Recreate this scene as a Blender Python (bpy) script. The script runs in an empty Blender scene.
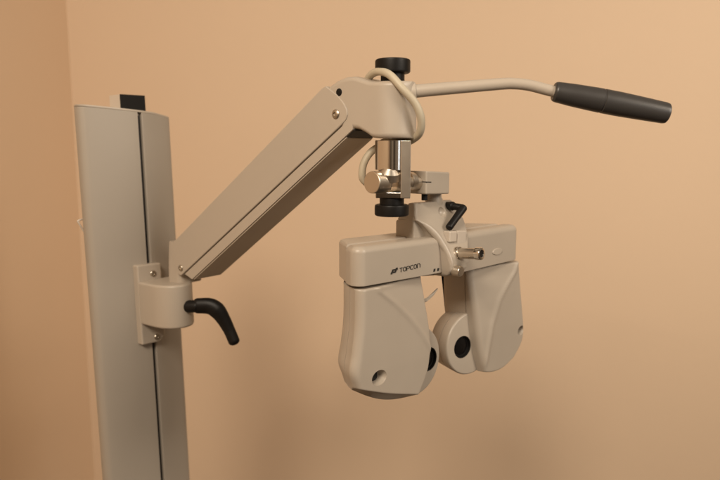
import bpy, bmesh, math, random
from mathutils import Vector, Matrix
PI = math.pi
sc = bpy.context.scene
COL = sc.collection
V = Vector

# ------------------------------------------------------------------ materials
def new_mat(name):
    m = bpy.data.materials.new(name); m.use_nodes = True
    nt = m.node_tree
    return m, nt, nt.nodes['Principled BSDF']

def paint(name, col, rough=0.45, bump=0.02, bscale=900, var=0.04, vscale=6, coat=0.0, metal=0.0, spec=0.5, rvar=0.08):
    m, nt, b = new_mat(name)
    N, Lk = nt.nodes, nt.links
    b.inputs['Metallic'].default_value = metal
    b.inputs['Specular IOR Level'].default_value = spec
    b.inputs['Coat Weight'].default_value = coat
    tc = N.new('ShaderNodeTexCoord')
    n1 = N.new('ShaderNodeTexNoise'); n1.inputs['Scale'].default_value = vscale
    n1.inputs['Detail'].default_value = 6; n1.inputs['Roughness'].default_value = 0.6
    Lk.new(tc.outputs['Object'], n1.inputs['Vector'])
    mx = N.new('ShaderNodeMix'); mx.data_type = 'RGBA'
    mx.inputs[6].default_value = (*[c * (1 - var) for c in col], 1)
    mx.inputs[7].default_value = (*[min(1, c * (1 + var)) for c in col], 1)
    Lk.new(n1.outputs['Fac'], mx.inputs[0]); Lk.new(mx.outputs[2], b.inputs['Base Color'])
    mr = N.new('ShaderNodeMapRange')
    mr.inputs['To Min'].default_value = rough - rvar; mr.inputs['To Max'].default_value = rough + rvar
    n3 = N.new('ShaderNodeTexNoise'); n3.inputs['Scale'].default_value = vscale * 4; n3.inputs['Detail'].default_value = 5
    Lk.new(tc.outputs['Object'], n3.inputs['Vector'])
    Lk.new(n3.outputs['Fac'], mr.inputs['Value']); Lk.new(mr.outputs[0], b.inputs['Roughness'])
    if bump:
        n2 = N.new('ShaderNodeTexNoise'); n2.inputs['Scale'].default_value = bscale; n2.inputs['Detail'].default_value = 3
        Lk.new(tc.outputs['Object'], n2.inputs['Vector'])
        bp = N.new('ShaderNodeBump'); bp.inputs['Strength'].default_value = bump * 5
        bp.inputs['Distance'].default_value = 0.0004
        Lk.new(n2.outputs['Fac'], bp.inputs['Height']); Lk.new(bp.outputs['Normal'], b.inputs['Normal'])
    return m

M_cream = paint('cream_plastic', (0.415, 0.357, 0.292), 0.38, 0.025, 1400, 0.07, 9)
M_white = paint('white_plastic', (0.60, 0.53, 0.45), 0.4, 0.0)
M_level = paint('pale_level_plastic', (0.53, 0.46, 0.385), 0.4, 0.0)
M_arm = paint('cream_painted_metal', (0.455, 0.393, 0.322), 0.40, 0.03, 1100, 0.05, 7)
M_column = paint('greige_column_paint', (0.365, 0.319, 0.265), 0.48, 0.03, 1200, 0.05, 4)
M_under = paint('arm_channel_paint', (0.45, 0.38, 0.30), 0.5, 0.02, 900, 0.06, 12)
M_black = paint('black_plastic', (0.007, 0.006, 0.0055), 0.45, 0.03, 1500, 0.2, 20, spec=0.25)
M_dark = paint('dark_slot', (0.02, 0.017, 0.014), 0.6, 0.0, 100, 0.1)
M_grip = paint('charcoal_rubber_grip', (0.042, 0.039, 0.037), 0.38, 0.05, 1600, 0.1, 20)
M_chrome = paint('chrome', (0.78, 0.73, 0.66), 0.15, 0.0, 100, 0.02, 8, metal=1.0, rvar=0.02)
M_brushed = paint('brushed_steel', (0.68, 0.61, 0.52), 0.33, 0.0, 700, 0.03, 25, metal=1.0, rvar=0.03)
M_screw = paint('screw_steel', (0.50, 0.45, 0.38), 0.35, 0.0, 100, 0.05, 8, metal=1.0)
M_cable = paint('cable_sheath', (0.50, 0.44, 0.33), 0.5, 0.02, 700, 0.06, 20)
M_ink = paint('dark_print', (0.02, 0.018, 0.016), 0.5, 0.0)
M_yellow = paint('yellow_sticker', (0.6, 0.42, 0.05), 0.5, 0.0)
M_blue = paint('blue_sticker', (0.05, 0.08, 0.3), 0.5, 0.0)
M_glass, _nt, _b = new_mat('aperture_glass')
_b.inputs['Base Color'].default_value = (0.006, 0.005, 0.005, 1); _b.inputs['Roughness'].default_value = 0.25; _b.inputs['Specular IOR Level'].default_value = 0.2

def wall_mat(name, col):
    m, nt, b = new_mat(name); N, Lk = nt.nodes, nt.links
    b.inputs['Roughness'].default_value = 0.62; b.inputs['Specular IOR Level'].default_value = 0.25
    tc = N.new('ShaderNodeTexCoord')
    n1 = N.new('ShaderNodeTexNoise'); n1.inputs['Scale'].default_value = 1.7; n1.inputs['Detail'].default_value = 4
    Lk.new(tc.outputs['Object'], n1.inputs['Vector'])
    mx = N.new('ShaderNodeMix'); mx.data_type = 'RGBA'
    mx.inputs[6].default_value = (*[c * 0.965 for c in col], 1); mx.inputs[7].default_value = (*[c * 1.03 for c in col], 1)
    Lk.new(n1.outputs['Fac'], mx.inputs[0]); Lk.new(mx.outputs[2], b.inputs['Base Color'])
    n2 = N.new('ShaderNodeTexNoise'); n2.inputs['Scale'].default_value = 130; n2.inputs['Detail'].default_value = 5
    n4 = N.new('ShaderNodeTexVoronoi'); n4.inputs['Scale'].default_value = 70
    Lk.new(tc.outputs['Object'], n2.inputs['Vector']); Lk.new(tc.outputs['Object'], n4.inputs['Vector'])
    ad = N.new('ShaderNodeMath'); ad.operation = 'ADD'
    Lk.new(n2.outputs['Fac'], ad.inputs[0]); Lk.new(n4.outputs['Distance'], ad.inputs[1])
    bp = N.new('ShaderNodeBump'); bp.inputs['Strength'].default_value = 0.12; bp.inputs['Distance'].default_value = 0.0015
    Lk.new(ad.outputs[0], bp.inputs['Height']); Lk.new(bp.outputs['Normal'], b.inputs['Normal'])
    return m
M_wall = wall_mat('peach_wall_paint', (0.708, 0.532, 0.372))
M_wall2 = wall_mat('peach_wall_paint_lifted', (0.80, 0.595, 0.41))  # side wall: same paint lightened, for light the lamps do not bring it

# ------------------------------------------------------------------ objects
def root_of(o):
    while o.parent: o = o.parent
    return o

def thing(name, label, cat, loc, rz=0.0):
    o = bpy.data.objects.new(name, None); COL.objects.link(o)
    o.empty_display_size = 0.05
    o.location = loc; o.rotation_euler = (0, 0, rz)
    o['label'] = label; o['category'] = cat
    o['_m'] = 0
    o.matrix_world = Matrix.Translation(V(loc)) @ Matrix.Rotation(rz, 4, 'Z')
    del o['_m']
    return o
ROOTM = {}

def obj(name, bm, mat, parent=None, angle=38, label=None, smooth=True):
    bmesh.ops.recalc_face_normals(bm, faces=bm.faces[:])
    me = bpy.data.meshes.new(name); bm.to_mesh(me); bm.free()
    me.materials.append(mat)
    if parent is not None:
        r = root_of(parent)
        mw = Matrix.Translation(r.location) @ r.rotation_euler.to_matrix().to_4x4()
        me.transform(mw.inverted())
    if smooth:
        me.polygons.foreach_set('use_smooth', [True] * len(me.polygons))
        me.set_sharp_from_angle(angle=math.radians(angle))
    o = bpy.data.objects.new(name, me); COL.objects.link(o)
    if parent is not None: o.parent = parent
    if label: o['label'] = label
    if smooth:
        w = o.modifiers.new('wn', 'WEIGHTED_NORMAL'); w.keep_sharp = True; w.weight = 60
    return o

# ------------------------------------------------------------------ mesh tools
def bevel(bm, w, seg=3, ang=28, sel=None):
    bm.normal_update()
    ed = [e for e in bm.edges if len(e.link_faces) == 2 and e.calc_face_angle(0) > math.radians(ang) and (sel is None or sel(e))]
    if ed and w > 0:
        bmesh.ops.bevel(bm, geom=ed, offset=w, offset_type='OFFSET', segments=seg, profile=0.5, affect='EDGES', clamp_overlap=True)

def prism(pts, off, bev=0.0, seg=3, bm=None):
    """closed polygon of 3-D points swept along the vector off"""
    own = bm is None
    b = bmesh.new()
    a = [b.verts.new(p) for p in pts]; c = [b.verts.new(V(p) + V(off)) for p in pts]
    n = len(pts)
    b.faces.new(a); b.faces.new(c[::-1])
    for i in range(n): b.faces.new((a[i], a[(i + 1) % n], c[(i + 1) % n], c[i]))
    bmesh.ops.recalc_face_normals(b, faces=b.faces[:])
    bevel(b, bev, seg)
    return b if own else merge(bm, b)

def merge(bm, b):
    me = bpy.data.meshes.new('tmp'); b.to_mesh(me); b.free(); bm.from_mesh(me); bpy.data.meshes.remove(me); return bm

def basis(ax):
    ax = V(ax).normalized()
    t = V((0, 0, 1)) if abs(ax.z) < 0.9 else V((1, 0, 0))
    u = ax.cross(t).normalized(); v = ax.cross(u).normalized()
    return ax, u, v

def lathe(o, ax, prof, n=40, bm=None):
    """profile of (distance along axis, radius) turned about the axis"""
    own = bm is None; b = bmesh.new()
    ax, u, v = basis(ax); o = V(o); rings = []
    for (x, r) in prof:
        if r < 1e-6: rings.append([b.verts.new(o + ax * x)])
        else: rings.append([b.verts.new(o + ax * x + (u * math.cos(2 * PI * i / n) + v * math.sin(2 * PI * i / n)) * r) for i in range(n)])
    for A, B in zip(rings[:-1], rings[1:]):
        for i in range(n):
            j = (i + 1) % n
            if len(A) == 1 and len(B) == 1: continue
            if len(A) == 1: b.faces.new((A[0], B[j], B[i]))
            elif len(B) == 1: b.faces.new((A[i], A[j], B[0]))
            else: b.faces.new((A[i], A[j], B[j], B[i]))
    if len(rings[0]) > 1: b.faces.new(rings[0][::-1])
    if len(rings[-1]) > 1: b.faces.new(rings[-1])
    return b if own else merge(bm, b)

def rcyl(o, ax, L, r, c=0.001, n=40, bm=None):
    return lathe(o, ax, [(0, r - c), (c * 0.3, r - c * 0.3), (c, r), (L - c, r), (L - c * 0.3, r - c * 0.3), (L, r - c)], n, bm)

def catmull(P, k=8):
    P = [V(p) for p in P]; out = []
    for i in range(len(P) - 1):
        p0 = P[i - 1] if i else P[0] * 2 - P[1]; p1, p2 = P[i], P[i + 1]
        p3 = P[i + 2] if i + 2 < len(P) else P[-1] * 2 - P[-2]
        for j in range(k):
            t = j / k
            out.append(0.5 * ((2 * p1) + (p2 - p0) * t + (2 * p0 - 5 * p1 + 4 * p2 - p3) * t * t + (3 * p1 - p0 - 3 * p2 + p3) * t ** 3))
    out.append(P[-1]); return out

def tube(P, R, n=20, k=8, bm=None, flat=1.0, up=None, roundend=True):
    """swept round tube; R is a number or one radius per control point"""
    own = bm is None; b = bmesh.new()
    m = len(P)
    if not isinstance(R, (list, tuple)): R = [R] * m
    C = catmull(P, k) if k > 1 else [V(p) for p in P]
    RR = []
    for i in range(m - 1):
        for j in range(max(k, 1)): RR.append(R[i] + (R[i + 1] - R[i]) * j / max(k, 1))
    RR.append(R[-1])
    if roundend:
        d0 = (C[0] - C[1]).normalized(); d1 = (C[-1] - C[-2]).normalized()
        r0, r1 = RR[0], RR[-1]
        pre = [(C[0] + d0 * r0 * math.sin(a) * 0.6, r0 * math.cos(a)) for a in (1.35, 1.0, 0.5)]
        post = [(C[-1] + d1 * r1 * math.sin(a) * 0.6, r1 * math.cos(a)) for a in (0.5, 1.0, 1.35)]
        C = [p for p, _ in pre] + C + [p for p, _ in post]; RR = [r for _, r in pre] + RR + [r for _, r in post]
    t = (C[1] - C[0]).normalized()
    ref = V(up) if up else (V((0, 0, 1)) if abs(t.z) < 0.9 else V((1, 0, 0)))
    u = (ref - t * ref.dot(t)).normalized(); rings = []
    for i, c in enumerate(C):
        t = (C[min(i + 1, len(C) - 1)] - C[max(i - 1, 0)]).normalized()
        u = (u - t * u.dot(t)).normalized(); w = t.cross(u)
        rings.append([b.verts.new(c + (u * math.cos(2 * PI * q / n) + w * math.sin(2 * PI * q / n) * flat) * RR[i]) for q in range(n)])
    for A, B in zip(rings[:-1], rings[1:]):
        for q in range(n): b.faces.new((A[q], A[(q + 1) % n], B[(q + 1) % n], B[q]))
    b.faces.new(rings[0][::-1]); b.faces.new(rings[-1])
    return b if own else merge(bm, b)

def rr_ring(hu, hv, r, n=6):
    """rounded rectangle, centred, as (u, v) pairs"""
    r = min(r, hu * 0.999, hv * 0.999); out = []
    for cx, cy, a0 in ((hu - r, hv - r, 0), (-hu + r, hv - r, PI / 2), (-hu + r, -hv + r, PI), (hu - r, -hv + r, 1.5 * PI)):
        for i in range(n + 1):
            a = a0 + PI / 2 * i / n
            out.append((cx + r * math.cos(a), cy + r * math.sin(a)))
    return out

def loft(secs, bm=None):
    """list of rings (equal counts of 3-D points), capped"""
    own = bm is None; b = bmesh.new()
    R = [[b.verts.new(p) for p in s] for s in secs]; n = len(R[0])
    for A, B in zip(R[:-1], R[1:]):
        for i in range(n): b.faces.new((A[i], A[(i + 1) % n], B[(i + 1) % n], B[i]))
    b.faces.new(R[0][::-1]); b.faces.new(R[-1])
    return b if own else merge(bm, b)

def interp(tab, x):
    if x <= tab[0][0]: return tab[0][1]
    for (a, p), (c, q) in zip(tab[:-1], tab[1:]):
        if x <= c: return p + (q - p) * (x - a) / (c - a)
    return tab[-1][1]

def polyat(P, t):
    """point at fraction t (0..1) of a smoothed 2-D polyline"""
    C = catmull([V((p[0], p[1], 0)) for p in P], 10) if len(P) > 2 else [V((p[0], p[1], 0)) for p in P]
    L = [0]
    for a, c in zip(C[:-1], C[1:]): L.append(L[-1] + (c - a).length)
    x = t * L[-1]
    for i in range(len(C) - 1):
        if x <= L[i + 1] or i == len(C) - 2:
            f = (x - L[i]) / max(L[i + 1] - L[i], 1e-9); q = C[i].lerp(C[i + 1], min(max(f, 0), 1)); return q.x, q.y

class Frame:
    """vertical plane frame: a along D, d towards the viewer side N, z up"""
    def __init__(s, o, D, N): s.o, s.D, s.N = V(o), V(D), V(N)
    def __call__(s, a, d, z): return s.o + s.D * a + s.N * d + V((0, 0, z))
def yaw_frame(o, yaw):
    q = math.radians(yaw)
    return Frame(o, (math.sin(q), math.cos(q), 0), (math.cos(q), -math.sin(q), 0))

# ================================================================== SETTING
def sheet(name, pts, mat):
    b = bmesh.new(); b.faces.new([b.verts.new(p) for p in pts])
    o = obj(name, b, mat, smooth=False); o['kind'] = 'structure'; return o
WY, WX, CR = 1.85, -0.803, 0.001
w = bmesh.new(); prism([(WX + CR, WY, 0), (3.2, WY, 0), (3.2, WY, 2.7), (WX + CR, WY, 2.7)], (0, 0.1, 0), bm=w)
o = obj('back_wall', w, M_wall, smooth=False); o['kind'] = 'structure'
prof = [(WX, -2.2)] + [(WX + CR - CR * math.cos(q), WY - CR + CR * math.sin(q)) for q in [PI / 2 * i / 14 for i in range(15)]]
prof[-1] = (WX + CR - 0.0001, WY)
w = bmesh.new(); prism([(x, y, 0) for x, y in prof] + [(WX + CR - 0.0001, WY + 0.1, 0), (WX - 0.1, WY + 0.1, 0), (WX - 0.1, -2.2, 0)], (0, 0, 2.7), bm=w)
o = obj('side_wall', w, M_wall2, angle=20); o['kind'] = 'structure'
o.modifiers.clear()

# ================================================================== STAND
n3 = V((0.7828, -0.6223, 0)); t3 = V((0.6223, 0.7828, 0))
G = V((-0.3128, 0.9537, 1.1771))                    # on the groove, level with the bracket
stand = thing('instrument_stand', 'tall pale column with a dark vertical groove, near the wall corner', 'stand', (-0.3413, 0.9764, 0.0))
gf = Frame(G, t3, n3)                               # a along t3, d outwards along n3
B_, SH = 0.026, -0.006
_pr = [(0.0, 0.0), (-0.012, -0.0012), (-0.036, -0.0062), (-0.068, -0.0152), (-0.0770, -0.0205), (-0.0800, -0.0290), (-0.0765, -0.0395), (-0.062, -0.0480), (-0.02, -0.0515), (0.025, -0.0515),
       (0.050, -0.0460), (0.0625, -0.0350), (0.0650, -0.0265), (0.0628, -0.0190), (0.0550, -0.0138), (0.030, -0.0058), (0.011, -0.0011)]
_cp = catmull([V((*p, 0)) for p in _pr + [_pr[0], _pr[1]]], 7)[:len(_pr) * 7]
SUP = [(p.x, p.y) for p in _cp]
GW, GD = 0.0032, 0.007
out = [p for p in reversed(SUP) if not (p[1] > -0.01 and abs(p[0]) < GW + 0.0012)]
# put the groove in, on the outward side, running from +a to -a
dtop = -0.0001
groove = [(GW + 0.0006, dtop), (GW, dtop - 0.0006), (GW, -GD), (-GW, -GD), (-GW, dtop - 0.0006), (-GW - 0.0006, dtop)]
out = out + groove[::-1]
def ztop(a): return interp([(-0.08, 0.2862), (0.0, 0.2795), (0.03, 0.2775), (0.062, 0.2725)], a)
b = bmesh.new()
lo = [b.verts.new(gf(a, d, -1.1771 + 0.03)) for a, d in out]
hi = [b.verts.new(gf(a, d, ztop(a) - 0.003)) for a, d in out]
for i in range(len(out)): b.faces.new((lo[i], lo[(i + 1) % len(out)], hi[(i + 1) % len(out)], hi[i]))
b.faces.new(lo); b.faces.new(hi[::-1])
column = obj('column', b, M_column, stand, 30)
b = bmesh.new()
ring = SUP
def inset(p, k): return (SH + (p[0] - SH) * k, -B_ + (p[1] + B_) * k)
loft([[gf(*inset(p, 0.985), ztop(p[0]) - 0.0028) for p in ring], [gf(*inset(p, 1.0), ztop(p[0]) - 0.0022) for p in ring],
      [gf(*inset(p, 1.0), ztop(p[0]) - 0.0006) for p in ring], [gf(*inset(p, 0.985), ztop(p[0])) for p in ring]], b)
obj('top_cap', b, M_arm, stand)
b = bmesh.new()
prism([gf(-GW + 0.0003, -GD + 0.0012, -1.1), gf(GW - 0.0003, -GD + 0.0012, -1.1), gf(GW - 0.0003, -GD + 0.0012, 0.272), gf(-GW + 0.0003, -GD + 0.0012, 0.272)], -n3 * 0.0008, bm=b)
obj('track_slot', b, M_dark, stand, smooth=False)
# switch box on top
b = prism([gf(-0.017, -0.049, 0.276), gf(0.023, -0.049, 0.276), gf(0.023, -0.0215, 0.276), gf(-0.017, -0.0215, 0.276)], (0, 0, 0.0265), 0.001, 2)
sb = obj('switch_box', b, M_white, stand)
b = prism([gf(-0.0172, -0.0215, 0.2765), gf(0.0232, -0.0215, 0.2765), gf(0.0232, -0.0215, 0.3027), gf(-0.0172, -0.0215, 0.3027)], n3 * 0.0025, 0.0007, 2)
obj('end_plate', b, M_black, sb)
# base plate on the ground, below the picture
b = prism([gf(SH + 0.21 * math.cos(2 * PI * i / 48), -B_ + 0.21 * math.sin(2 * PI * i / 48), -1.1771) for i in range(48)], (0, 0, 0.031), 0.006, 3)
obj('base_plate', b, M_column, stand)
# small wire hook at the back edge
hk = tube([gf(-0.072, -0.040, 0.101), gf(-0.0770, -0.040, 0.111), gf(-0.0835, -0.040, 0.1235), gf(-0.0830, -0.040, 0.1252), gf(-0.0780, -0.040, 0.1265), gf(-0.072, -0.040, 0.1265)], 0.0012, 12, 5)
obj('cord_hook', hk, M_white, stand)
# bracket: flange plate + block with a round end
def stad(a0, w, d0, L, n=20):
    """plan outline of a block from d0 out to L with a rounded nose"""
    P = [(a0 - w, d0)]
    for i in range(n + 1):
        th = -PI / 2 + PI * i / n
        P.append((a0 + w * math.sin(th), L - w * 1.5 + w * 1.5 * abs(math.cos(th)) ** 0.85))
    P.append((a0 + w, d0)); return P
bk = prism([gf(-0.0250, -0.0070, -0.0635), gf(0.0060, -0.0070, -0.0650), gf(0.0150, -0.0070, -0.0560), gf(0.0150, -0.0070, 0.0550), gf(-0.0250, -0.0070, 0.0565)], n3 * 0.0148, 0.0025, 3)
prism([gf(a, d, -0.0315) for a, d in stad(0.004, 0.029, 0.006, 0.079)], (0, 0, 0.0635), 0.0035, 3, bm=bk)
bracket = obj('bracket', bk, M_arm, stand)
for z in (0.041, -0.0560):
    s = lathe(gf(0.000, 0.0076, z), n3, [(0, 0.0046), (0.0014, 0.0046), (0.002, 0.0041), (0.0021, 0.0021), (0.0006, 0.0019), (0.0006, 0)], 24)
    sw = obj('screw', s, M_screw, bracket)
# clamp lever
lv = V((-0.2389, 0.9081, 1.1760)); KL = lambda p: V((0, 0, 1.4)) + (V(p) - V((0, 0, 1.4))) * 1.022
b = tube([lv + V((-0.008, 0.003, 0.0)), lv + V((0.006, 0, 0.001))], [0.009, 0.009], 20, 1)
tube([lv + V((0.006, 0, 0.0015)), KL((-0.2105, 0.8882, 1.1815)), KL((-0.2000, 0.887, 1.1755)), KL((-0.1915, 0.886, 1.163)), KL((-0.1835, 0.8845, 1.147)), KL((-0.177, 0.882, 1.1315))],
     [0.0112, 0.0120, 0.0124, 0.0102, 0.0086, 0.0084], 20, 8, b, flat=0.7)
lever = obj('clamp_lever', b, M_black, stand)
b = rcyl(lv + V((-0.026, 0.009, 0)), V((1, -0.25, 0)), 0.020, 0.0065, 0.001, 24)
obj('lever_stud', b, M_screw, lever)

for o_ in (stand,):                                 # the column stands a touch out of plumb
    q_ = 0.018
    o_.rotation_euler = (0, -q_, 0)
    o_.location = (stand.location.x + q_ * 1.1771, stand.location.y, 0)
# ================================================================== SPRING ARM
h3 = V((0.7828, -0.6223, 0)); nf = V((-0.6223, -0.7828, 0))
S0 = V((-0.2548, 0.9110, 1.2336)); S1 = V((-0.0265, 0.7295, 1.4393))
arm_t = thing('spring_arm', 'cream jointed support arm rising to an elbow with a long charcoal-gripped handle', 'support arm', S0)
ad = (S1 - S0).normalized(); bd = ad.cross(nf); bd = bd if bd.z > 0 else -bd
AL = (S1 - S0).length
W = 0.054
def af(a, off, bb): return S0 + ad * a + nf * off + bd * bb
def arm_poly(pts, off, depth, bev, seg=3, bm=None):
    return prism([af(a, off, q) for a, q in pts], -nf * depth, bev, seg, bm)
cover_pts = [(-0.002, 0.037), (0.0, 0.0385), (0.356, 0.0358), (0.3625, 0.0345), (0.3700, 0.0165), (0.3725, 0.004), (0.3722, -0.005), (0.3695, -0.0105), (0.364, -0.0135), (0.354, -0.0140), (0.014, -0.0090), (-0.008, -0.0086), (-0.0125, -0.003)]
b = arm_poly(cover_pts, 0.0, W, 0.0016, 3)
cover = obj('arm_cover', b, M_arm, arm_t)
# lower channel: side strip, a hair behind the cover so that a dark line parts them
chan_pts = [(0.0105, -0.0245), (0.3655, -0.0272), (0.3712, -0.0168), (0.3722, -0.0055), (0.355, -0.0155), (0.012, -0.0105), (-0.004, -0.0102)]
b = arm_poly([(0.0105, -0.0245), (0.3655, -0.0272), (0.3712, -0.0180), (0.3690, -0.0128), (0.355, -0.0152), (0.012, -0.0103), (0.0, -0.0101)], -0.0012, W - 0.0024, 0.0008, 2)
channel = obj('lower_channel', b, M_arm, arm_t)
b = arm_poly([(0.012, -0.0262), (0.352, -0.0287), (0.352, -0.0240), (0.012, -0.022)], -0.0032, W - 0.0064, 0.0006, 2)
obj('under_cover', b, M_under, arm_t)
b = arm_poly([(0.3528, -0.0284), (0.3660, -0.0286), (0.3660, -0.0240), (0.3528, -0.024)], -0.0040, W - 0.009, 0.0006, 2)  # dark block put in for the shade between elbow head and under cover
obj('gap_shade_block', b, M_dark, arm_t)
for a, bb, r in ((0.0, 0.0, 0.0046), (AL, 0.0, 0.0052)):
    s = lathe(af(a, -0.0003, bb), nf, [(0, r), (0.0012, r), (0.0022, r * 0.8), (0.0026, r * 0.45), (0.0014, r * 0.40), (0.0014, 0)], 24)
    obj('screw', s, M_screw, cover)
# foot that stands on the bracket
pf = V((S0.x, S0.y, 0)) - nf * 0.027 
ff = Frame((pf.x, pf.y, 0), h3, nf)
sec = []
for z, x0, x1, r in ((1.2085, -0.0385, -0.006, 0.010), (1.214, -0.0390, -0.006, 0.010), (1.235, -0.0375, -0.004, 0.009), (1.262, -0.0345, 0.004, 0.008), (1.2680, -0.0335, 0.003, 0.008), (1.2695, -0.031, 0.001, 0.006)):
    sec.append([ff((x0 + x1) / 2 + u, 0.004 + v, z) for u, v in rr_ring((x1 - x0) / 2, 0.0215, r)])
obj('pivot_foot', loft(sec), M_arm, arm_t)
# elbow head: stations along h3
ef = Frame((S1.x, S1.y, S1.z), h3, nf)
HC, HW = -0.0275, 0.0262
PX = 0.0545                                      # pole axis along h3
ztab = [(-0.022, 0.024), (-0.012, 0.031), (0.0, 0.0365), (0.012, 0.0395), (0.024, 0.0395), (0.034, 0.0365), (0.044, 0.0333), (0.054, 0.0325), (0.07, 0.0325), (0.09, 0.032)]
btab = [(-0.022, -0.008), (0.0, -0.014), (0.020, -0.0160), (0.030, -0.0170), (0.040, -0.0215), (0.048, -0.0262), (0.058, -0.0272), (0.09, -0.0268)]
xs = [-0.022 + (PX + 0.0285 + 0.022) * 0.5 * (1 - math.cos(PI * i / 46)) for i in range(47)]
sec = []
for x in xs:
    hw = HW
    if x > PX: hw = HW * math.sqrt(max(1 - ((x - PX) / 0.0286) ** 2, 0.0004))
    zt, zb = interp(ztab, x), interp(btab, x)
    if x < -0.014: hw = HW * (0.9 + 0.1 * (x + 0.022) / 0.008)
    r = min(0.0055, hw * 0.9)
    sec.append([ef(x, HC + u, (zt + zb) / 2 + v) for u, v in rr_ring(hw, (zt - zb) / 2, r)])
head = obj('elbow_head', loft(sec), M_arm, arm_t, 50)
b = lathe(ef(0.0035, HC + HW - 0.0003, 0.0235), nf, [(0, 0.0042), (0.0005, 0.0042), (0.0009, 0.0034), (0.0010, 0.0)], 24)
obj('hole_plug', b, M_black, head)
for xx, yy in ((-0.008, 0.012), (0.020, -0.004)):
    b = lathe(ef(xx, HC + yy, interp(ztab, xx) - 0.001), (0, 0, 1), [(0, 0.003), (0.0018, 0.003), (0.0022, 0.0022), (0.0022, 0)], 16)
    obj('head_screw', b, M_screw, head)
pole = V((0.0350, 0.7139, 0))
# top knob
def knurled(o, ax, L, r, n=72, amp=0.0003, c=0.0022, bm=None):
    b = bmesh.new(); ax, u, v = basis(ax); o = V(o); rings = []
    for x, rr, kk in ((0, r - c, 0), (c * 0.3, r - c * 0.3, .6), (c, r, 1), (L - c, r, 1), (L - c * 0.3, r - c * 0.3, .6), (L, r - c, 0)):
        rings.append([b.verts.new(o + ax * x + (u * math.cos(2 * PI * i / n) + v * math.sin(2 * PI * i / n)) * (rr - (amp * kk if i % 2 else 0))) for i in range(n)])
    for A, B in zip(rings[:-1], rings[1:]):
        for i in range(n): b.faces.new((A[i], A[(i + 1) % n], B[(i + 1) % n], B[i]))
    b.faces.new(rings[0][::-1]); b.faces.new(rings[-1])
    return b if bm is None else merge(bm, b)
b = knurled(pole + V((0, 0, 1.4812)), (0, 0, 1), 0.0148, 0.0189)
knob = obj('top_knob', b, M_black, arm_t, 25)
b = rcyl(pole + V((0, 0, 1.4690)), (0, 0, 1), 0.0155, 0.0128, 0.001, 36)
obj('knob_collar', b, M_black, knob)
# handle rod and grip
hp = [V((0.044, 0.7085, 1.4600)), V((0.0607, 0.7071, 1.4622)), V((0.1064, 0.7076, 1.4662)), V((0.150, 0.708, 1.4697)), V((0.1640, 0.7081, 1.4700)), V((0.1800, 0.7079, 1.4683)), V((0.2000, 0.7072, 1.4633)), V((0.2120, 0.7069, 1.4603))]
handle = obj('handle_rod', tube(hp, [0.0072, 0.0070, 0.0066, 0.0062, 0.0060, 0.0060, 0.0060, 0.0060], 24, 8), M_arm, arm_t)
b = rcyl(V((0.050, 0.708, 1.4608)), V((1, -0.01, 0.085)), 0.0095, 0.0105, 0.0015, 32)
obj('rod_socket', b, M_arm, arm_t)
g0, g1 = V((0.2060, 0.7070, 1.4618)), V((0.3275, 0.7038, 1.4385))
gl = (g1 - g0).length
b = lathe(g0, g1 - g0, [(0, 0.0065), (0.0, 0.0088), (0.0012, 0.0101), (0.003, 0.0107), (0.02, 0.0119), (0.04, 0.0126), (0.0515, 0.0129), (0.0522, 0.0122), (0.0530, 0.0122), (0.0537, 0.0129), (0.07, 0.0129), (0.095, 0.0122), (gl - 0.004, 0.0113), (gl - 0.0012, 0.0107), (gl - 0.0003, 0.0096), (gl, 0.008), (gl - 0.0002, 0.004), (gl - 0.0002, 0)], 48)
obj('grip', b, M_grip, handle)

# ================================================================== PHOROPTER
O = V((0.0923, 0.7429, 1.2971))
ph = thing('phoropter', 'cream twin-headed eye refractor with round black apertures, hung below the elbow joint', 'phoropter', O, math.radians(45))
FL, FR, FM = yaw_frame(O, 47), yaw_frame(O, 43.5), yaw_frame(O, 45)
# --- chrome clamp post (vertical), cut away low on the viewer's left where the shaft passes
PR = 0.0186
zt, zb = 1.4105, 1.3485
post = bmesh.new()
lathe(V((pole.x, pole.y, zb)), (0, 0, 1), [(0.030, PR - 0.0006), (0.0306, PR), (zt - zb - 0.0006, PR), (zt - zb, PR - 0.0006)], 64, post)
def half(a0, a1, z0, z1, bm):
    P = [(pole.x + PR * math.cos(a), pole.y + PR * math.sin(a), z0) for a in [math.radians(a0 + (a1 - a0) * i / 30) for i in range(31)]]
    return prism(P, (0, 0, z1 - z0), 0.0006, 2, bm)
half(-62, 118, zb, zb + 0.0302, post)
prism([(pole.x - 0.0183, pole.y - 0.013, zb), (pole.x + 0.010, pole.y - 0.0163, zb), (pole.x + 0.010, pole.y + 0.015, zb), (pole.x - 0.0183, pole.y + 0.013, zb)], (0, 0, 0.0062), 0.0008, 2, post)
cpost = obj('clamp_post', post, M_chrome, ph)
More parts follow.
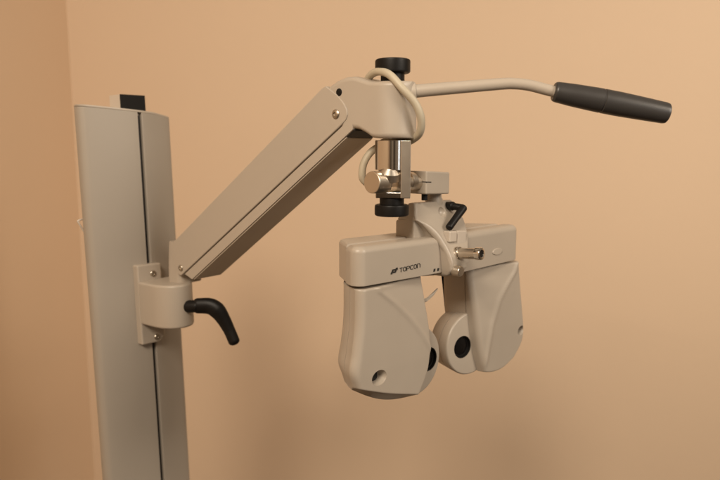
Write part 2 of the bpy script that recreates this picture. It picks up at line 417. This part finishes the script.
# flat bright plate on the viewer's right of the post
b = prism([(pole.x + 0.0085, pole.y - 0.0172, zb), (pole.x + 0.0190, pole.y - 0.0180, zb), (pole.x + 0.0192, pole.y + 0.010, zb), (pole.x + 0.0085, pole.y + 0.014, zb)], (0, 0, zt - zb - 0.0005), 0.0008, 2)
obj('clamp_plate', b, M_brushed, cpost)
sz = 0.0683
b = lathe(FM(-0.0935, -0.02, sz + 0.0006), FM(1, 0, sz) - FM(0, 0, sz + 0.035), [(0, 0.0105), (0.0008, 0.0116), (0.002, 0.0119), (0.018, 0.0119), (0.0186, 0.0113), (0.0195, 0.0113), (0.0201, 0.0119), (0.0255, 0.0119), (0.03, 0.0119), (0.0305, 0.0108), (0.050, 0.0108), (0.0505, 0.0086), (0.0755, 0.0086)], 56)
shaft = obj('cross_shaft', b, M_brushed, ph)
b = lathe(FM(-0.0345, -0.02, sz), FM.D, [(0, 0.0092), (0.0006, 0.0098), (0.0075, 0.0098), (0.0080, 0.0092)], 48)
obj('shaft_collar', b, M_brushed, shaft)
b = lathe(FM(-0.070, -0.0165, sz + 0.004), V((0.1, -0.35, 1.0)), [(0, 0.0125), (0.008, 0.0120), (0.0125, 0.0075), (0.0130, 0.0)], 32)
obj('lock_boss', b, M_brushed, cpost)
b = knurled(V((pole.x, pole.y, 1.3282)), (0, 0, 1), 0.0128, 0.0189)
kn = obj('thumb_knob', b, M_black, ph, 25)
b = rcyl(V((pole.x, pole.y, 1.3405)), (0, 0, 1), 0.0085, 0.0134, 0.0008, 40)
obj('knob_collar', b, M_black, kn)
# --- mount block and neck
b = bmesh.new()
P = [(-0.0190, -0.006), (0.0225, -0.006)] + [(0.0225 + 0.0065 * math.sin(a), -0.020 + 0.014 * math.cos(a)) for a in [PI * i / 10 for i in range(1, 10)]] + [(0.0225, -0.034), (-0.0190, -0.034)]
tilt = lambda s: -0.055 * (s + 0.018)
bb = bmesh.new()
lo = [FM(s, d, 0.0532 + tilt(s) * 0.6) for s, d in P]; hi = [FM(s, d, 0.0795 + tilt(s)) for s, d in P]
a_ = [bb.verts.new(p) for p in lo]; c_ = [bb.verts.new(p) for p in hi]
for i in range(len(P)): bb.faces.new((a_[i], a_[(i + 1) % len(P)], c_[(i + 1) % len(P)], c_[i]))
bb.faces.new(a_[::-1]); bb.faces.new(c_)
bmesh.ops.recalc_face_normals(bb, faces=bb.faces[:]); bevel(bb, 0.0018, 3)
block = obj('mount_block', bb, M_cream, ph)
b = prism([FM(-0.0193, -0.0345, 0.0668), FM(-0.0193, -0.0056, 0.0668), FM(-0.0105, -0.0056, 0.0664), FM(-0.0105, -0.0345, 0.0664)], (0, 0, 0.0009))
obj('clamp_slit', b, M_dark, block, smooth=False)
b = rcyl(FM(-0.0095, -0.016, 0.0455), (0, 0, 1), 0.0085, 0.0036, 0.0005, 20)
obj('set_screw', b, M_black, block)
b = lathe(FM(0.0255, -0.0300, 0.036), (0, 0, 1), [(0, 0.0105), (0.0085, 0.0105), (0.0105, 0.0092), (0.0185, 0.0092)], 40)
obj('neck', b, M_cream, ph)
# --- centre housing: rows from top to bottom (z, s0, s1, front d, back d)
rows = [(0.0424, -0.0185, 0.0500, -0.0225, -0.030), (0.0416, -0.0195, 0.0512, -0.0215, -0.033), (0.036, -0.0215, 0.0545, -0.019, -0.0355), (0.0290, -0.0244, 0.0580, -0.0165, -0.041),
        (0.0235, -0.0253, 0.0600, -0.0130, -0.0445), (0.019, -0.0190, 0.0598, -0.0095, -0.046), (0.014, -0.0130, 0.0588, -0.0065, -0.046), (0.008, -0.0080, 0.0575, -0.003, -0.040),
        (0.0024, -0.0045, 0.0555, 0.000, -0.042), (-0.0053, -0.0012, 0.0510, 0.004, -0.060), (-0.012, 0.0008, 0.0460, 0.0078, -0.060), (-0.020, 0.0020, 0.0420, 0.012, -0.060),
        (-0.028, 0.0030, 0.0390, 0.0145, -0.058), (-0.035, 0.0040, 0.037, 0.0135, -0.055), (-0.041, 0.006, 0.034, 0.009, -0.050), (-0.0445, 0.010, 0.030, 0.0, -0.045)]
def rowring(z, s0, s1, d1, d0, r=0.0032):
    return [FM((s0 + s1) / 2 + u, (d0 + d1) / 2 + v, z) for u, v in rr_ring((s1 - s0) / 2, (d1 - d0) / 2, r, 5)]
fine = []
for A, B in zip(rows[:-1], rows[1:]):
    for q in range(3): fine.append(tuple(A[i] + (B[i] - A[i]) * q / 3 for i in range(5)))
fine.append(rows[-1])
centre = obj('centre_housing', loft([rowring(*r) for r in fine]), M_cream, ph, 45)
bm_ = bmesh.new()
pl_ = [(-0.0256, -0.0180, 0.0285), (0.0590, -0.0180, 0.0285), (0.0550, -0.0480, 0.0215), (-0.0240, -0.0480, 0.0215)]
lo_ = [bm_.verts.new(FM(a, d, -0.03)) for a, d, z in pl_]; hi_ = [bm_.verts.new(FM(a, d, z)) for a, d, z in pl_]
for i in range(4): bm_.faces.new((lo_[i], lo_[(i + 1) % 4], hi_[(i + 1) % 4], hi_[i]))
bm_.faces.new(lo_[::-1]); bm_.faces.new(hi_)
bmesh.ops.recalc_face_normals(bm_, faces=bm_.faces[:]); bevel(bm_, 0.0025, 3)
obj('rear_body', bm_, M_cream, centre)
# raised arch rib along the viewer's left edge of the centre housing
arch = []
for z, s0, s1, d1, d0 in rows[4:14]:
    arch.append((s0 + 0.0036, d1 - 0.0020, z))
b = tube([FM(*p) for p in [(p[0], p[1], p[2]) for p in arch]], [0.0010, 0.0026, 0.0040, 0.0046, 0.0046, 0.0043, 0.0038, 0.0032, 0.0026, 0.0014][:len(arch)], 18, 4)
obj('arch_rib', b, M_cream, centre)
# carrier behind, under the bars
b = prism([FM(s, -0.014, z) for s, z in ((-0.030, -0.034), (-0.026, -0.0395), (-0.010, -0.0435), (0.03, -0.047), (0.075, -0.0490), (0.095, -0.0480), (0.100, -0.0400), (0.10, -0.005), (-0.03, 0.0))], -FM.N * 0.044, 0.003, 3)
obj('carrier', b, M_cream, ph)
# dimple on the centre housing, cut by a ball
def cut(o, bm, name='cutter'):
    me = bpy.data.meshes.new(name); bm.to_mesh(me); bm.free()
    c = bpy.data.objects.new(name, me); COL.objects.link(c)
    r = root_of(o); mw = Matrix.Translation(r.location) @ r.rotation_euler.to_matrix().to_4x4()
    me.transform(mw.inverted()); c.matrix_world = mw
    md = o.modifiers.new('cut', 'BOOLEAN'); md.operation = 'DIFFERENCE'; md.object = c; md.solver = 'EXACT'
    while o.modifiers[0].name != 'cut': o.modifiers.move(len(o.modifiers) - 1, 0)
    wn = [m for m in o.modifiers if m.type == 'WEIGHTED_NORMAL']
    for m in wn: m.show_viewport = False
    bpy.context.view_layer.update()
    dg = bpy.context.evaluated_depsgraph_get()
    nm = bpy.data.meshes.new_from_object(o.evaluated_get(dg))
    old = o.data; o.modifiers.remove(md); o.data = nm
    bpy.data.meshes.remove(old); bpy.data.objects.remove(c); bpy.data.meshes.remove(me)
    nm.polygons.foreach_set('use_smooth', [True] * len(nm.polygons)); nm.set_sharp_from_angle(angle=math.radians(40))
    for m in wn: m.show_viewport = True
def ball(o, r, n=32):
    b = bmesh.new(); bmesh.ops.create_uvsphere(b, u_segments=n, v_segments=n // 2, radius=r); bmesh.ops.translate(b, verts=b.verts[:], vec=V(o)); return b
cut(centre, ball(FM(0.0240, -0.0140, 0.0305), 0.0070))
# tilt lever on the centre housing
b = tube([FM(0.0400, -0.024, 0.0362), FM(0.0385, -0.012, 0.0362)], [0.0046, 0.0056], 20, 1)
tube([FM(0.0385, -0.012, 0.0362), FM(0.0420, 0.000, 0.0345)], [0.0042, 0.0046], 18, 1, b)
tube([FM(0.0425, 0.0005, 0.0345), FM(0.038, 0.001, 0.031), FM(0.027, 0.001, 0.0225), FM(0.0155, 0.001, 0.0135)], [0.0052, 0.0048, 0.0044, 0.0044], 20, 6, b)
obj('tilt_lever', b, M_black, ph)
# level blocks under it
b = prism([FM(0.010, -0.004, -0.0035), FM(0.0245, -0.004, -0.004), FM(0.0245, -0.004, 0.0088), FM(0.010, -0.004, 0.0098)], FM.N * 0.0105, 0.0018, 3)
prism([FM(0.0275, -0.004, -0.0070), FM(0.0455, -0.004, -0.0075), FM(0.0455, -0.004, 0.0072), FM(0.0275, -0.004, 0.0090)], FM.N * 0.0085, 0.0015, 3, b)
obj('level_block', b, M_level, ph)
# adjusting knob: steel barrel pointing out, bright ring, dark bore
ka = (FM(0.024, 0.040, -0.0142) - FM(0.0215, 0.004, -0.0175)).normalized(); ko = FM(0.0215, 0.004, -0.0175)
b = lathe(ko, ka, [(0, 0.0064), (0.0300, 0.0064), (0.0305, 0.0068)], 40)
adj = obj('adjusting_knob', b, M_brushed, ph)
b = lathe(ko + ka * 0.0303, ka, [(0, 0.0064), (0.0006, 0.0074), (0.0065, 0.0074), (0.0075, 0.0067), (0.0078, 0.0048), (0.0070, 0.0040), (0.004, 0.0038), (0.0038, 0)], 40)
obj('knob_ring', b, M_chrome, adj)
b = lathe(ko + ka * 0.0355, ka, [(0, 0.0042), (0.0016, 0.0041), (0.0017, 0.0)], 24)
obj('knob_bore', b, M_black, adj)
b = rcyl(ko + ka * 0.003, ka, 0.006, 0.0080, 0.001, 36)
obj('knob_flange', b, M_chrome, adj)
b = lathe(FM(0.012, 0.000, -0.0355), FM.N, [(0, 0.0040), (0.012, 0.0040), (0.0122, 0.0062), (0.021, 0.0062), (0.0222, 0.0055), (0.0225, 0)], 32)
obj('small_knob', b, M_brushed, ph)
b = loft([[FM(-0.016 + u, -0.026, -0.0800 + v) for u, v in rr_ring(0.004, 0.004, 0.001, 3)], [FM(0.004 + u, -0.02, -0.0735 + v) for u, v in rr_ring(0.0022, 0.0020, 0.001, 3)], [FM(0.014, -0.02 + u, -0.0690 + v) for u, v in rr_ring(0.0015, 0.0015, 0.0007, 3)], [FM(0.0220, -0.02 + u, -0.0638 + v) for u, v in rr_ring(0.0007, 0.0007, 0.0003, 3)]])
obj('nose_lever', b, M_cream, ph)

# --- cross bars with the lettering
def arc2(cx, cy, r, a0, a1, n=8): return [(cx + r * math.cos(math.radians(a0 + (a1 - a0) * i / n)), cy + r * math.sin(math.radians(a0 + (a1 - a0) * i / n))) for i in range(n + 1)]
def bar(F, plan, zb_, zt_, name, bev, label, par=None):
    bm = bmesh.new()
    smin = min(p[0] for p in plan); smax = max(p[0] for p in plan)
    f = lambda z, s: z[0] + (z[1] - z[0]) * (s - smin) / (smax - smin)
    a = [bm.verts.new(F(s, d, f(zb_, s))) for s, d in plan]; c = [bm.verts.new(F(s, d, f(zt_, s))) for s, d in plan]
    n = len(plan)
    for i in range(n): bm.faces.new((a[i], a[(i + 1) % n], c[(i + 1) % n], c[i]))
    bm.faces.new(a[::-1]); bm.faces.new(c)
    bmesh.ops.recalc_face_normals(bm, faces=bm.faces[:])
    bm.normal_update()
    ed = [e for e in bm.edges if e.calc_face_angle(0) > math.radians(40)]
    top = [e for e in ed if all(v in c for v in e.verts)]
    bmesh.ops.bevel(bm, geom=top, offset=bev, offset_type='OFFSET', segments=5, profile=0.5, affect='EDGES', clamp_overlap=True)
    bm.normal_update()
    ed = [e for e in bm.edges if e.calc_face_angle(0) > math.radians(40)]
    bmesh.ops.bevel(bm, geom=ed, offset=0.0012, segments=2, profile=0.5, affect='EDGES', clamp_overlap=True)
    return obj(name, bm, M_cream, par or ph, 40, label)
frL = [(0.0035, 0.0), (0.010, -0.004), (0.010, -0.0262), (-0.1228, -0.0262)] + arc2(-0.1165, -0.0118, 0.0118, 188, 95, 8) + [(-0.110, 0.0)]
bkL = [(0.0095, -0.0268), (0.0095, -0.068), (-0.086, -0.068)] + arc2(-0.0870, -0.050, 0.018, 262, 205, 4) + [(-0.1212, -0.0268)]
barL = bar(FL, frL, (-0.0376, -0.0390), (0.0042, 0.0030), 'cross_bar', 0.007, 'cross bar with dark lettering')
bar(FL, bkL, (-0.0374, -0.0388), (0.0040, 0.0028), 'back_shell', 0.004, None, barL)
frR = [(0.040, -0.0262), (0.040, 0.0), (0.165, 0.0)] + arc2(0.1685, -0.0115, 0.0115, 88, -8, 8) + [(0.1742, -0.0262)]
bkR = [(0.0405, -0.068), (0.0405, -0.0268), (0.1728, -0.0268)] + arc2(0.134, -0.050, 0.018, -25, -82, 5)
barR = bar(FR, frR, (-0.0446, -0.0446), (0.0040, 0.0032), 'cross_bar', 0.009, 'cross bar with a blank oval badge')
bar(FR, bkR, (-0.0444, -0.0444), (0.0038, 0.0030), 'back_shell', 0.004, None, barR)
b = bmesh.new()
loft([[FR(0.1240 + 0.0117 * k * math.cos(2 * PI * i / 40), d, -0.0275 + 0.0042 * k * math.sin(2 * PI * i / 40)) for i in range(40)] for k, d in ((1, -0.0005), (1, 0.0006), (0.93, 0.0011), (0.8, 0.0012))], b)
obj('oval_badge', b, M_arm, barR)
# seam on the end of each bar: the thin line where the back shell begins
# flat stroke lettering on the left bar
def ribbon(bm, pts, wd, fr, d=0.0002, th=0.0004):
    L = []; R = []
    n = len(pts)
    for i in range(n):
        p = V((*pts[i], 0)); a = V((*pts[max(i - 1, 0)], 0)); c = V((*pts[min(i + 1, n - 1)], 0))
        t = (c - a).normalized(); nn = V((-t.y, t.x, 0)) * wd / 2
        L.append(p + nn); R.append(p - nn)
    for i in range(n - 1):
        q = [L[i], L[i + 1], R[i + 1], R[i]]
        prism([fr(v.x, v.y, d) for v in q], fr(0, 0, d + th) - fr(0, 0, d), bm=bm)
T0 = (-0.0675, -0.0289); TS = 0.0043; SL = 0.045
def tfr(x, y, d): return FL(T0[0] + x, d, T0[1] + y + SL * x)
tx = bmesh.new()
lw, lh, pit = 0.0044, 0.0043, 0.00575
def O_(x0):
    c = (x0 + lw / 2, lh / 2); pts = []
    for i in range(25):
        a = 2 * PI * i / 24
        ca, sa = math.cos(a), math.sin(a)
        pts.append((c[0] + lw / 2 * 0.95 * math.copysign(abs(ca) ** 0.7, ca), c[1] + lh / 2 * math.copysign(abs(sa) ** 0.7, sa)))
    return pts
sw = 0.00068
ribbon(tx, [(0, lh), (lw, lh)], sw, tfr); ribbon(tx, [(lw / 2, lh), (lw / 2, -sw / 2)], sw, tfr)
ribbon(tx, O_(pit), sw, tfr)
x = 2 * pit; ribbon(tx, [(x, -sw / 2), (x, lh), (x + lw * 0.65, lh), (x + lw * 0.92, lh * 0.93), (x + lw, lh * 0.72), (x + lw * 0.92, lh * 0.52), (x + lw * 0.65, lh * 0.44), (x, lh * 0.44)], sw, tfr)
x = 3 * pit; ribbon(tx, [(x + lw, lh), (x + lw * 0.35, lh), (x + lw * 0.1, lh * 0.92), (x, lh * 0.7), (x, lh * 0.3), (x + lw * 0.1, lh * 0.08), (x + lw * 0.35, 0), (x + lw, 0)], sw, tfr)
ribbon(tx, O_(4 * pit), sw, tfr)
x = 5 * pit; ribbon(tx, [(x, -sw / 2), (x, lh), (x + lw * 0.6, lh), (x + lw * 0.9, lh * 0.92), (x + lw, lh * 0.7), (x + lw, -sw / 2)], sw, tfr)
obj('lettering', tx, M_ink, barL, smooth=False)
lg = bmesh.new()
def lfr(x, y, d): return FL(-0.0818 + x + 0.55 * (y), d, -0.0296 + y + SL * x)
ribbon(lg, [(0.0015, 0), (0.0015, 0.0050)], 0.0024, lfr)
ribbon(lg, [(0.0066, 0.0008), (0.0066, 0.0060)], 0.0024, lfr)
ribbon(lg, [(0.0, 0.0016), (0.0052, 0.0016)], 0.0015, lfr, 0.00025)
ribbon(lg, [(0.0028, 0.0042), (0.0088, 0.0042)], 0.0015, lfr, 0.00025)
obj('emblem', lg, M_ink, barL, smooth=False)
b = bmesh.new()
for s in (-0.0096, -0.0030):
    prism([FL(s - 0.0016, 0.0002, -0.0357), FL(s + 0.0012, 0.0002, -0.0357), FL(s + 0.0020, 0.0002, -0.0325), FL(s - 0.0008, 0.0002, -0.0325)], FL.N * 0.0004, bm=b)
obj('index_mark', b, M_ink, barL, smooth=False)
b = prism([FL(-0.017, -0.022, 0.0026), FL(-0.010, -0.022, 0.0026), FL(-0.010, -0.026, 0.0028), FL(-0.017, -0.026, 0.0028)], (0, 0, 0.0012))
obj('yellow_sticker', b, M_yellow, barL, smooth=False)
b = prism([FL(-0.0085, -0.020, 0.0026), FL(-0.005, -0.020, 0.0026), FL(-0.005, -0.024, 0.0028), FL(-0.0085, -0.024, 0.0028)], (0, 0, 0.0012))
obj('blue_sticker', b, M_blue, barL, smooth=False)

# --- refractor heads
def fil(e, r):
    if r <= 0 or e >= r: return 0.0
    return r - math.sqrt(max(r * r - (r - e) ** 2, 0.0))
def coons(top, bot, left, right, us, vs):
    G_ = []
    c00, c10 = top[0], top[-1]; c01, c11 = bot[0], bot[-1]
    Tt = [polyat(top, u) for u in us]; Bt = [polyat(bot, u) for u in us]
    Lt = [polyat(left, v) for v in vs]; Rt = [polyat(right, v) for v in vs]
    for j, v in enumerate(vs):
        row = []
        for i, u in enumerate(us):
            p = []
            for k_ in (0, 1):
                lc = (1 - v) * Tt[i][k_] + v * Bt[i][k_]; ld = (1 - u) * Lt[j][k_] + u * Rt[j][k_]
                bl = (1 - u) * (1 - v) * c00[k_] + u * (1 - v) * c10[k_] + (1 - u) * v * c01[k_] + u * v * c11[k_]
                p.append(lc + ld - bl)
            row.append(tuple(p))
        G_.append(row)
    return G_
def head_shell(F, top, bot, left, right, ridge, outer, rO, rI, name, label):
    """outer = -1: the outer side is the small-s side, +1: the large-s side"""
    nu, nv = 56, 64
    us = [0.5 * (1 - math.cos(PI * i / nu)) for i in range(nu + 1)]
    vs = [0.5 * (1 - math.cos(PI * i / nv)) for i in range(nv + 1)]
    Gd = coons(top, bot, left, right, us, vs)
    zr = sorted([(-p[1], p[0]) for p in ridge])
    def depth(i, j):
        s, z = Gd[j][i]
        eL = s - Gd[j][0][0]; eR = Gd[j][-1][0] - s
        eT = Gd[0][i][1] - z; eB = z - Gd[-1][i][1]
        eO, eI = (eL, eR) if outer < 0 else (eR, eL)
        d = -fil(eO, rO) - fil(eI, rI) - fil(eT, 0.0025) - fil(eB, 0.0020)
        x = (s - interp(zr, -z)) * (-outer) * 0.75
        # the top inner field falls away from the crease
        d -= 0.18 * (math.sqrt(x * x + 0.0005 ** 2) + x) * 0.5
        d += 0.0017 * math.exp(-(x / 0.0029) ** 2)
        # gentle belly over the whole front
        d -= 0.05 * max(0, -z - 0.135) ** 1.0 * 0.6
        return d
    D_ = [[depth(i, j) for i in range(nu + 1)] for j in range(nv + 1)]
    def ringidx():
        R = [(i, 0) for i in range(nu + 1)] + [(nu, j) for j in range(1, nv + 1)] + [(i, nv) for i in range(nu - 1, -1, -1)] + [(0, j) for j in range(nv - 1, 0, -1)]
        return R
    R = ringidx()
    sc_ = sum(p[0] for row in Gd for p in row) / ((nu + 1) * (nv + 1))
    smin, smax = min(p[0] for row in Gd for p in row), max(p[0] for row in Gd for p in row)
    def ringat(d, ins, drop, allin=0.0):
        P = []; drop = drop * (1.0 if outer < 0 else 0.3)
        for (i, j) in R:
            s, z = Gd[j][i]
            uo = (us[i] if outer > 0 else 1 - us[i])           # 1 at the outer side
            wb = vs[j]
            wo = max(0.0, (uo - 0.25) / 0.75) ** 1.6
            s2 = s - outer * ins * wo
            z2 = z + (ins * 0.55 * (wb ** 6)) - drop * (wb ** 14) * (0.35 + 0.65 * math.sin(PI * min(max(uo * 0.9 + 0.05, 0), 1)))
            if allin:
                s2 += allin * (1 if i == 0 else (-1 if i == nu else 0)); z2 += allin * (-1 if j == 0 else (1 if j == nv else 0))
            P.append(F(s2, min(d, D_[j][i] - 0.0002) if allin == 0 and d > -0.02 else d, z2))
        return P
    bm = bmesh.new()
    vt = [[bm.verts.new(F(Gd[j][i][0], D_[j][i], Gd[j][i][1])) for i in range(nu + 1)] for j in range(nv + 1)]
    for j in range(nv):
        for i in range(nu): bm.faces.new((vt[j][i], vt[j][i + 1], vt[j + 1][i + 1], vt[j + 1][i]))
    prev = [vt[j][i] for i, j in R]; n = len(R)
    for d, ins, drop, al in ((-0.0125, 0.0018, 0.0105, 0), (-0.0205, 0.0040, 0.0118, 0), (-0.0205, 0.0040, 0.0118, 0.003)):
        cur = [bm.verts.new(p) for p in ringat(d, ins, drop, al)]
        for q in range(n): bm.faces.new((prev[q], prev[(q + 1) % n], cur[(q + 1) % n], cur[q]))
        prev = cur
    bm.faces.new(prev)
    front = obj(name, bm, M_cream, ph, 50, label)
    bm = bmesh.new()
    prev = [bm.verts.new(p) for p in ringat(-0.0213, 0.0048, 0.0110, 0.0008)]
    bm.faces.new(prev)
    for d, ins, drop, al in ((-0.0216, 0.0043, 0.0114, 0.0003), (-0.030, 0.0066, 0.009, 0.0003), (-0.040, 0.0120, 0.005, 0.0003), (-0.050, 0.0210, 0.002, 0.0008), (-0.056, 0.028, 0.0, 0.002), (-0.0590, 0.034, -0.003, 0.006)):
        cur = [bm.verts.new(p) for p in ringat(d, ins, drop, al)]
        for q in range(n): bm.faces.new((prev[q], prev[(q + 1) % n], cur[(q + 1) % n], cur[q]))
        prev = cur
    bm.faces.new(prev)
    obj('back_shell', bm, M_cream, front, 50)
    return front
headL = head_shell(FL, [(-0.1255, -0.0407), (-0.0189, -0.0408)], [(-0.1283, -0.1472), (-0.0809, -0.1646), (-0.0302, -0.1793)],
    [(-0.1255, -0.0407), (-0.1262, -0.0786), (-0.1305, -0.1090), (-0.1340, -0.1290), (-0.1283, -0.1472)],
    [(-0.0189, -0.0408), (-0.0159, -0.0742), (-0.0126, -0.1021), (-0.0129, -0.1272), (-0.0164, -0.1531), (-0.0302, -0.1793)],
    [(-0.0990, -0.0407), (-0.0957, -0.0468), (-0.0725, -0.0635), (-0.0463, -0.0864), (-0.0290, -0.1055), (-0.0147, -0.1244), (-0.005, -0.140), (0.02, -0.18)], -1, 0.009, 0.003,
    'refractor_head', 'refractor head under the lettered bar')
headR = head_shell(FR, [(0.0825, -0.0470), (0.1863, -0.0478)], [(0.1070, -0.1868), (0.130, -0.1912), (0.1531, -0.1909), (0.1856, -0.1808)],
    [(0.0825, -0.0470), (0.0850, -0.0850), (0.0915, -0.1300), (0.0980, -0.1600), (0.1070, -0.1868)],
    [(0.1863, -0.0478), (0.1965, -0.0971), (0.2066, -0.1448), (0.2040, -0.1640), (0.1856, -0.1808)],
    [(0.1785, -0.0478), (0.1712, -0.0610), (0.1520, -0.0770), (0.1349, -0.0937), (0.1182, -0.1243), (0.1112, -0.1526), (0.105, -0.18)], 1, 0.010, 0.008,
    'refractor_head', 'refractor head under the bar with the oval badge')
# conical sight holes in the fronts
for F, hd, s, z, R_ in ((FL, headL, -0.0974, -0.1416, 0.0092), (FR, headR, 0.1940, -0.1475, 0.0075)):
    cn = lathe(F(s, 0.004, z), -F.N, [(0, R_ + 0.0022), (0.0035, R_ - 0.0002), (0.006, R_ - 0.0012), (0.014, R_ * 0.62), (0.015, 0)], 40)
    for v_ in cn.verts:                                # slightly oval along the bar
        e_ = v_.co - F(s, 0, z); v_.co += F.D * e_.dot(F.D) * 0.28
    cut(hd, cn)
    b = lathe(F(s, -0.0099, z), F.N, [(0, R_ * 0.60), (0.0012, R_ * 0.60), (0.0020, R_ * 0.52), (0.0014, R_ * 0.30), (0.0014, 0)], 30)
    obj('hole_plug', b, M_black, hd)
# aperture lobes
q_ = FR(0.0800, -0.02, 0)
FRl = yaw_frame(q_, 55); FRl.o = q_ - FRl.D * 0.0800 + FRl.N * 0.02
for F, hd, s, z, hs, hz_ in ((FL, headL, -0.0140, -0.1470, 0.0067, -0.1490), (FRl, headR, 0.0945, -0.1475, 0.0800, -0.1500)):
    b = lathe(F(s, -0.056, z), F.N, [(0, 0.036), (0.002, 0.039), (0.020, 0.0410), (0.0203, 0.0402), (0.0209, 0.0402), (0.0212, 0.0412), (0.033, 0.0420), (0.0350, 0.0412), (0.036, 0.0395), (0.036, 0.0)], 72)
    lobe = obj('aperture_lobe', b, M_cream, hd, 30)
    cut(lobe, rcyl(F(hs, -0.034, hz_), F.N, 0.020, 0.0149, 0.0001, 48))
    b = lathe(F(hs, -0.034, hz_), F.N, [(0, 0.0148), (0.0132, 0.0148), (0.0140, 0.0143), (0.0138, 0.0136), (0.0105, 0.0132), (0.0095, 0.0)], 48)
    obj('aperture_tube', b, M_black, lobe)
    b = lathe(F(hs, -0.0262, hz_), F.N, [(0, 0.0118), (0.0025, 0.0118), (0.0036, 0.007), (0.0040, 0.0)], 40)
    obj('aperture_lens', b, M_glass, lobe)
# dark pivots in the gap between bars and heads
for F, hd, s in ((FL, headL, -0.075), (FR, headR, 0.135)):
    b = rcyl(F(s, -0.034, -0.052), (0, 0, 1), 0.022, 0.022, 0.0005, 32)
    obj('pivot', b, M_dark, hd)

# ================================================================== CABLE
cb = [(0.0072, 0.7460, 1.4700), (0.0077, 0.7343, 1.4755), (0.013, 0.7198, 1.4813), (0.0211, 0.7048, 1.4822), (0.0312, 0.693, 1.4772), (0.0433, 0.685, 1.4633), (0.0568, 0.6849, 1.4481), (0.0635, 0.6879, 1.433), (0.0634, 0.696, 1.4188), (0.0572, 0.7102, 1.4115), (0.0493, 0.7220, 1.4088), (0.0281, 0.7420, 1.4089), (0.0204, 0.7444, 1.4034), (0.0113, 0.7434, 1.3966), (0.0045, 0.7419, 1.3854), (0.0023, 0.742, 1.3725), (0.0045, 0.744, 1.3655), (0.0125, 0.746, 1.3610), (0.0300, 0.744, 1.3620)]
b = tube([V(p) for p in cb], 0.0042, 18, 8)
cab = obj('signal_cable', b, M_cable)
sl_ = lathe(V(cb[1]) + V((0.0, 0.003, -0.006)), V(cb[1]) - V(cb[0]) + V((0, 0, 0.004)), [(0, 0.0062), (0.004, 0.0062), (0.0045, 0.0054), (0.0065, 0.0054), (0.007, 0.0048), (0.0095, 0.0045)], 24)
obj('strain_relief', sl_, M_black, cab)
cab['label'] = 'beige cable looped around the elbow below the top knob'; cab['category'] = 'cable'

# ================================================================== LIGHT, CAMERA
def area(name, loc, target, size, size_y, power, col):
    l = bpy.data.lights.new(name, 'AREA'); l.shape = 'RECTANGLE'; l.size = size; l.size_y = size_y; l.energy = power; l.color = col
    o = bpy.data.objects.new(name, l); COL.objects.link(o); o.location = loc
    o.rotation_euler = (V(target) - V(loc)).to_track_quat('-Z', 'Y').to_euler(); return o
area('ceiling_lamp', (-0.45, -0.8, 2.45), (0.7, 0.9, 1.0), 0.52, 0.52, 33, (1.0, 0.865, 0.70))
pn = area('ceiling_panel', (2.0, -0.45, 2.35), (0.70, 1.8, 1.15), 0.9, 0.9, 22, (1.0, 0.87, 0.72)); pn.data.spread = math.radians(125)
area('window_light', (1.6, -0.9, 1.7), (0.1, 0.8, 1.3), 0.18, 1.1, 2.5, (0.80, 0.90, 1.0))
wd = bpy.data.worlds.new('World'); sc.world = wd; wd.use_nodes = True
nt = wd.node_tree; bg = nt.nodes['Background']; bg.inputs['Strength'].default_value = 0.27
tc = nt.nodes.new('ShaderNodeTexCoord'); sx = nt.nodes.new('ShaderNodeSeparateXYZ'); nt.links.new(tc.outputs['Generated'], sx.inputs[0])
rp = nt.nodes.new('ShaderNodeValToRGB'); mp = nt.nodes.new('ShaderNodeMapRange')
mp.inputs['From Min'].default_value = -1; mp.inputs['From Max'].default_value = 1
nt.links.new(sx.outputs['Z'], mp.inputs['Value']); nt.links.new(mp.outputs[0], rp.inputs[0])
e = rp.color_ramp.elements
e[0].position = 0.0; e[0].color = (0.14, 0.085, 0.05, 1); e[1].position = 1.0; e[1].color = (1.0, 0.82, 0.62, 1)
q = rp.color_ramp.elements.new(0.45); q.color = (0.46, 0.32, 0.20, 1)
# upright noise bands added round the horizon, so chrome reflects an unseen room
cx = nt.nodes.new('ShaderNodeCombineXYZ'); nt.links.new(sx.outputs['X'], cx.inputs[0]); nt.links.new(sx.outputs['Y'], cx.inputs[1])
ns = nt.nodes.new('ShaderNodeTexNoise'); ns.inputs['Scale'].default_value = 3.2; ns.inputs['Detail'].default_value = 2
nt.links.new(cx.outputs[0], ns.inputs['Vector'])
cr = nt.nodes.new('ShaderNodeValToRGB'); cr.color_ramp.elements[0].position = 0.42; cr.color_ramp.elements[0].color = (0.25, 0.22, 0.2, 1)
cr.color_ramp.elements[1].position = 0.56; cr.color_ramp.elements[1].color = (1.5, 1.5, 1.5, 1)
nt.links.new(ns.outputs['Fac'], cr.inputs[0])
mm = nt.nodes.new('ShaderNodeMix'); mm.data_type = 'RGBA'; mm.blend_type = 'MULTIPLY'; mm.inputs[0].default_value = 1
nt.links.new(rp.outputs[0], mm.inputs[6]); nt.links.new(cr.outputs[0], mm.inputs[7])
nt.links.new(mm.outputs[2], bg.inputs['Color'])

cam = bpy.data.cameras.new('camera'); co = bpy.data.objects.new('camera', cam); COL.objects.link(co)
cam.sensor_width = 36; cam.lens = 650 / 720 * 36; cam.clip_start = 0.05; cam.clip_end = 50
co.location = (0, 0, 1.4); co.rotation_euler = (PI / 2 - math.atan(90 / 650), 0, 0)
cam.dof.use_dof = True; cam.dof.focus_distance = 0.74; cam.dof.aperture_fstop = 4.5
sc.camera = co
sc.view_settings.view_transform = 'Standard'; sc.view_settings.look = 'None'
sc.view_settings.exposure = 0; sc.view_settings.gamma = 1
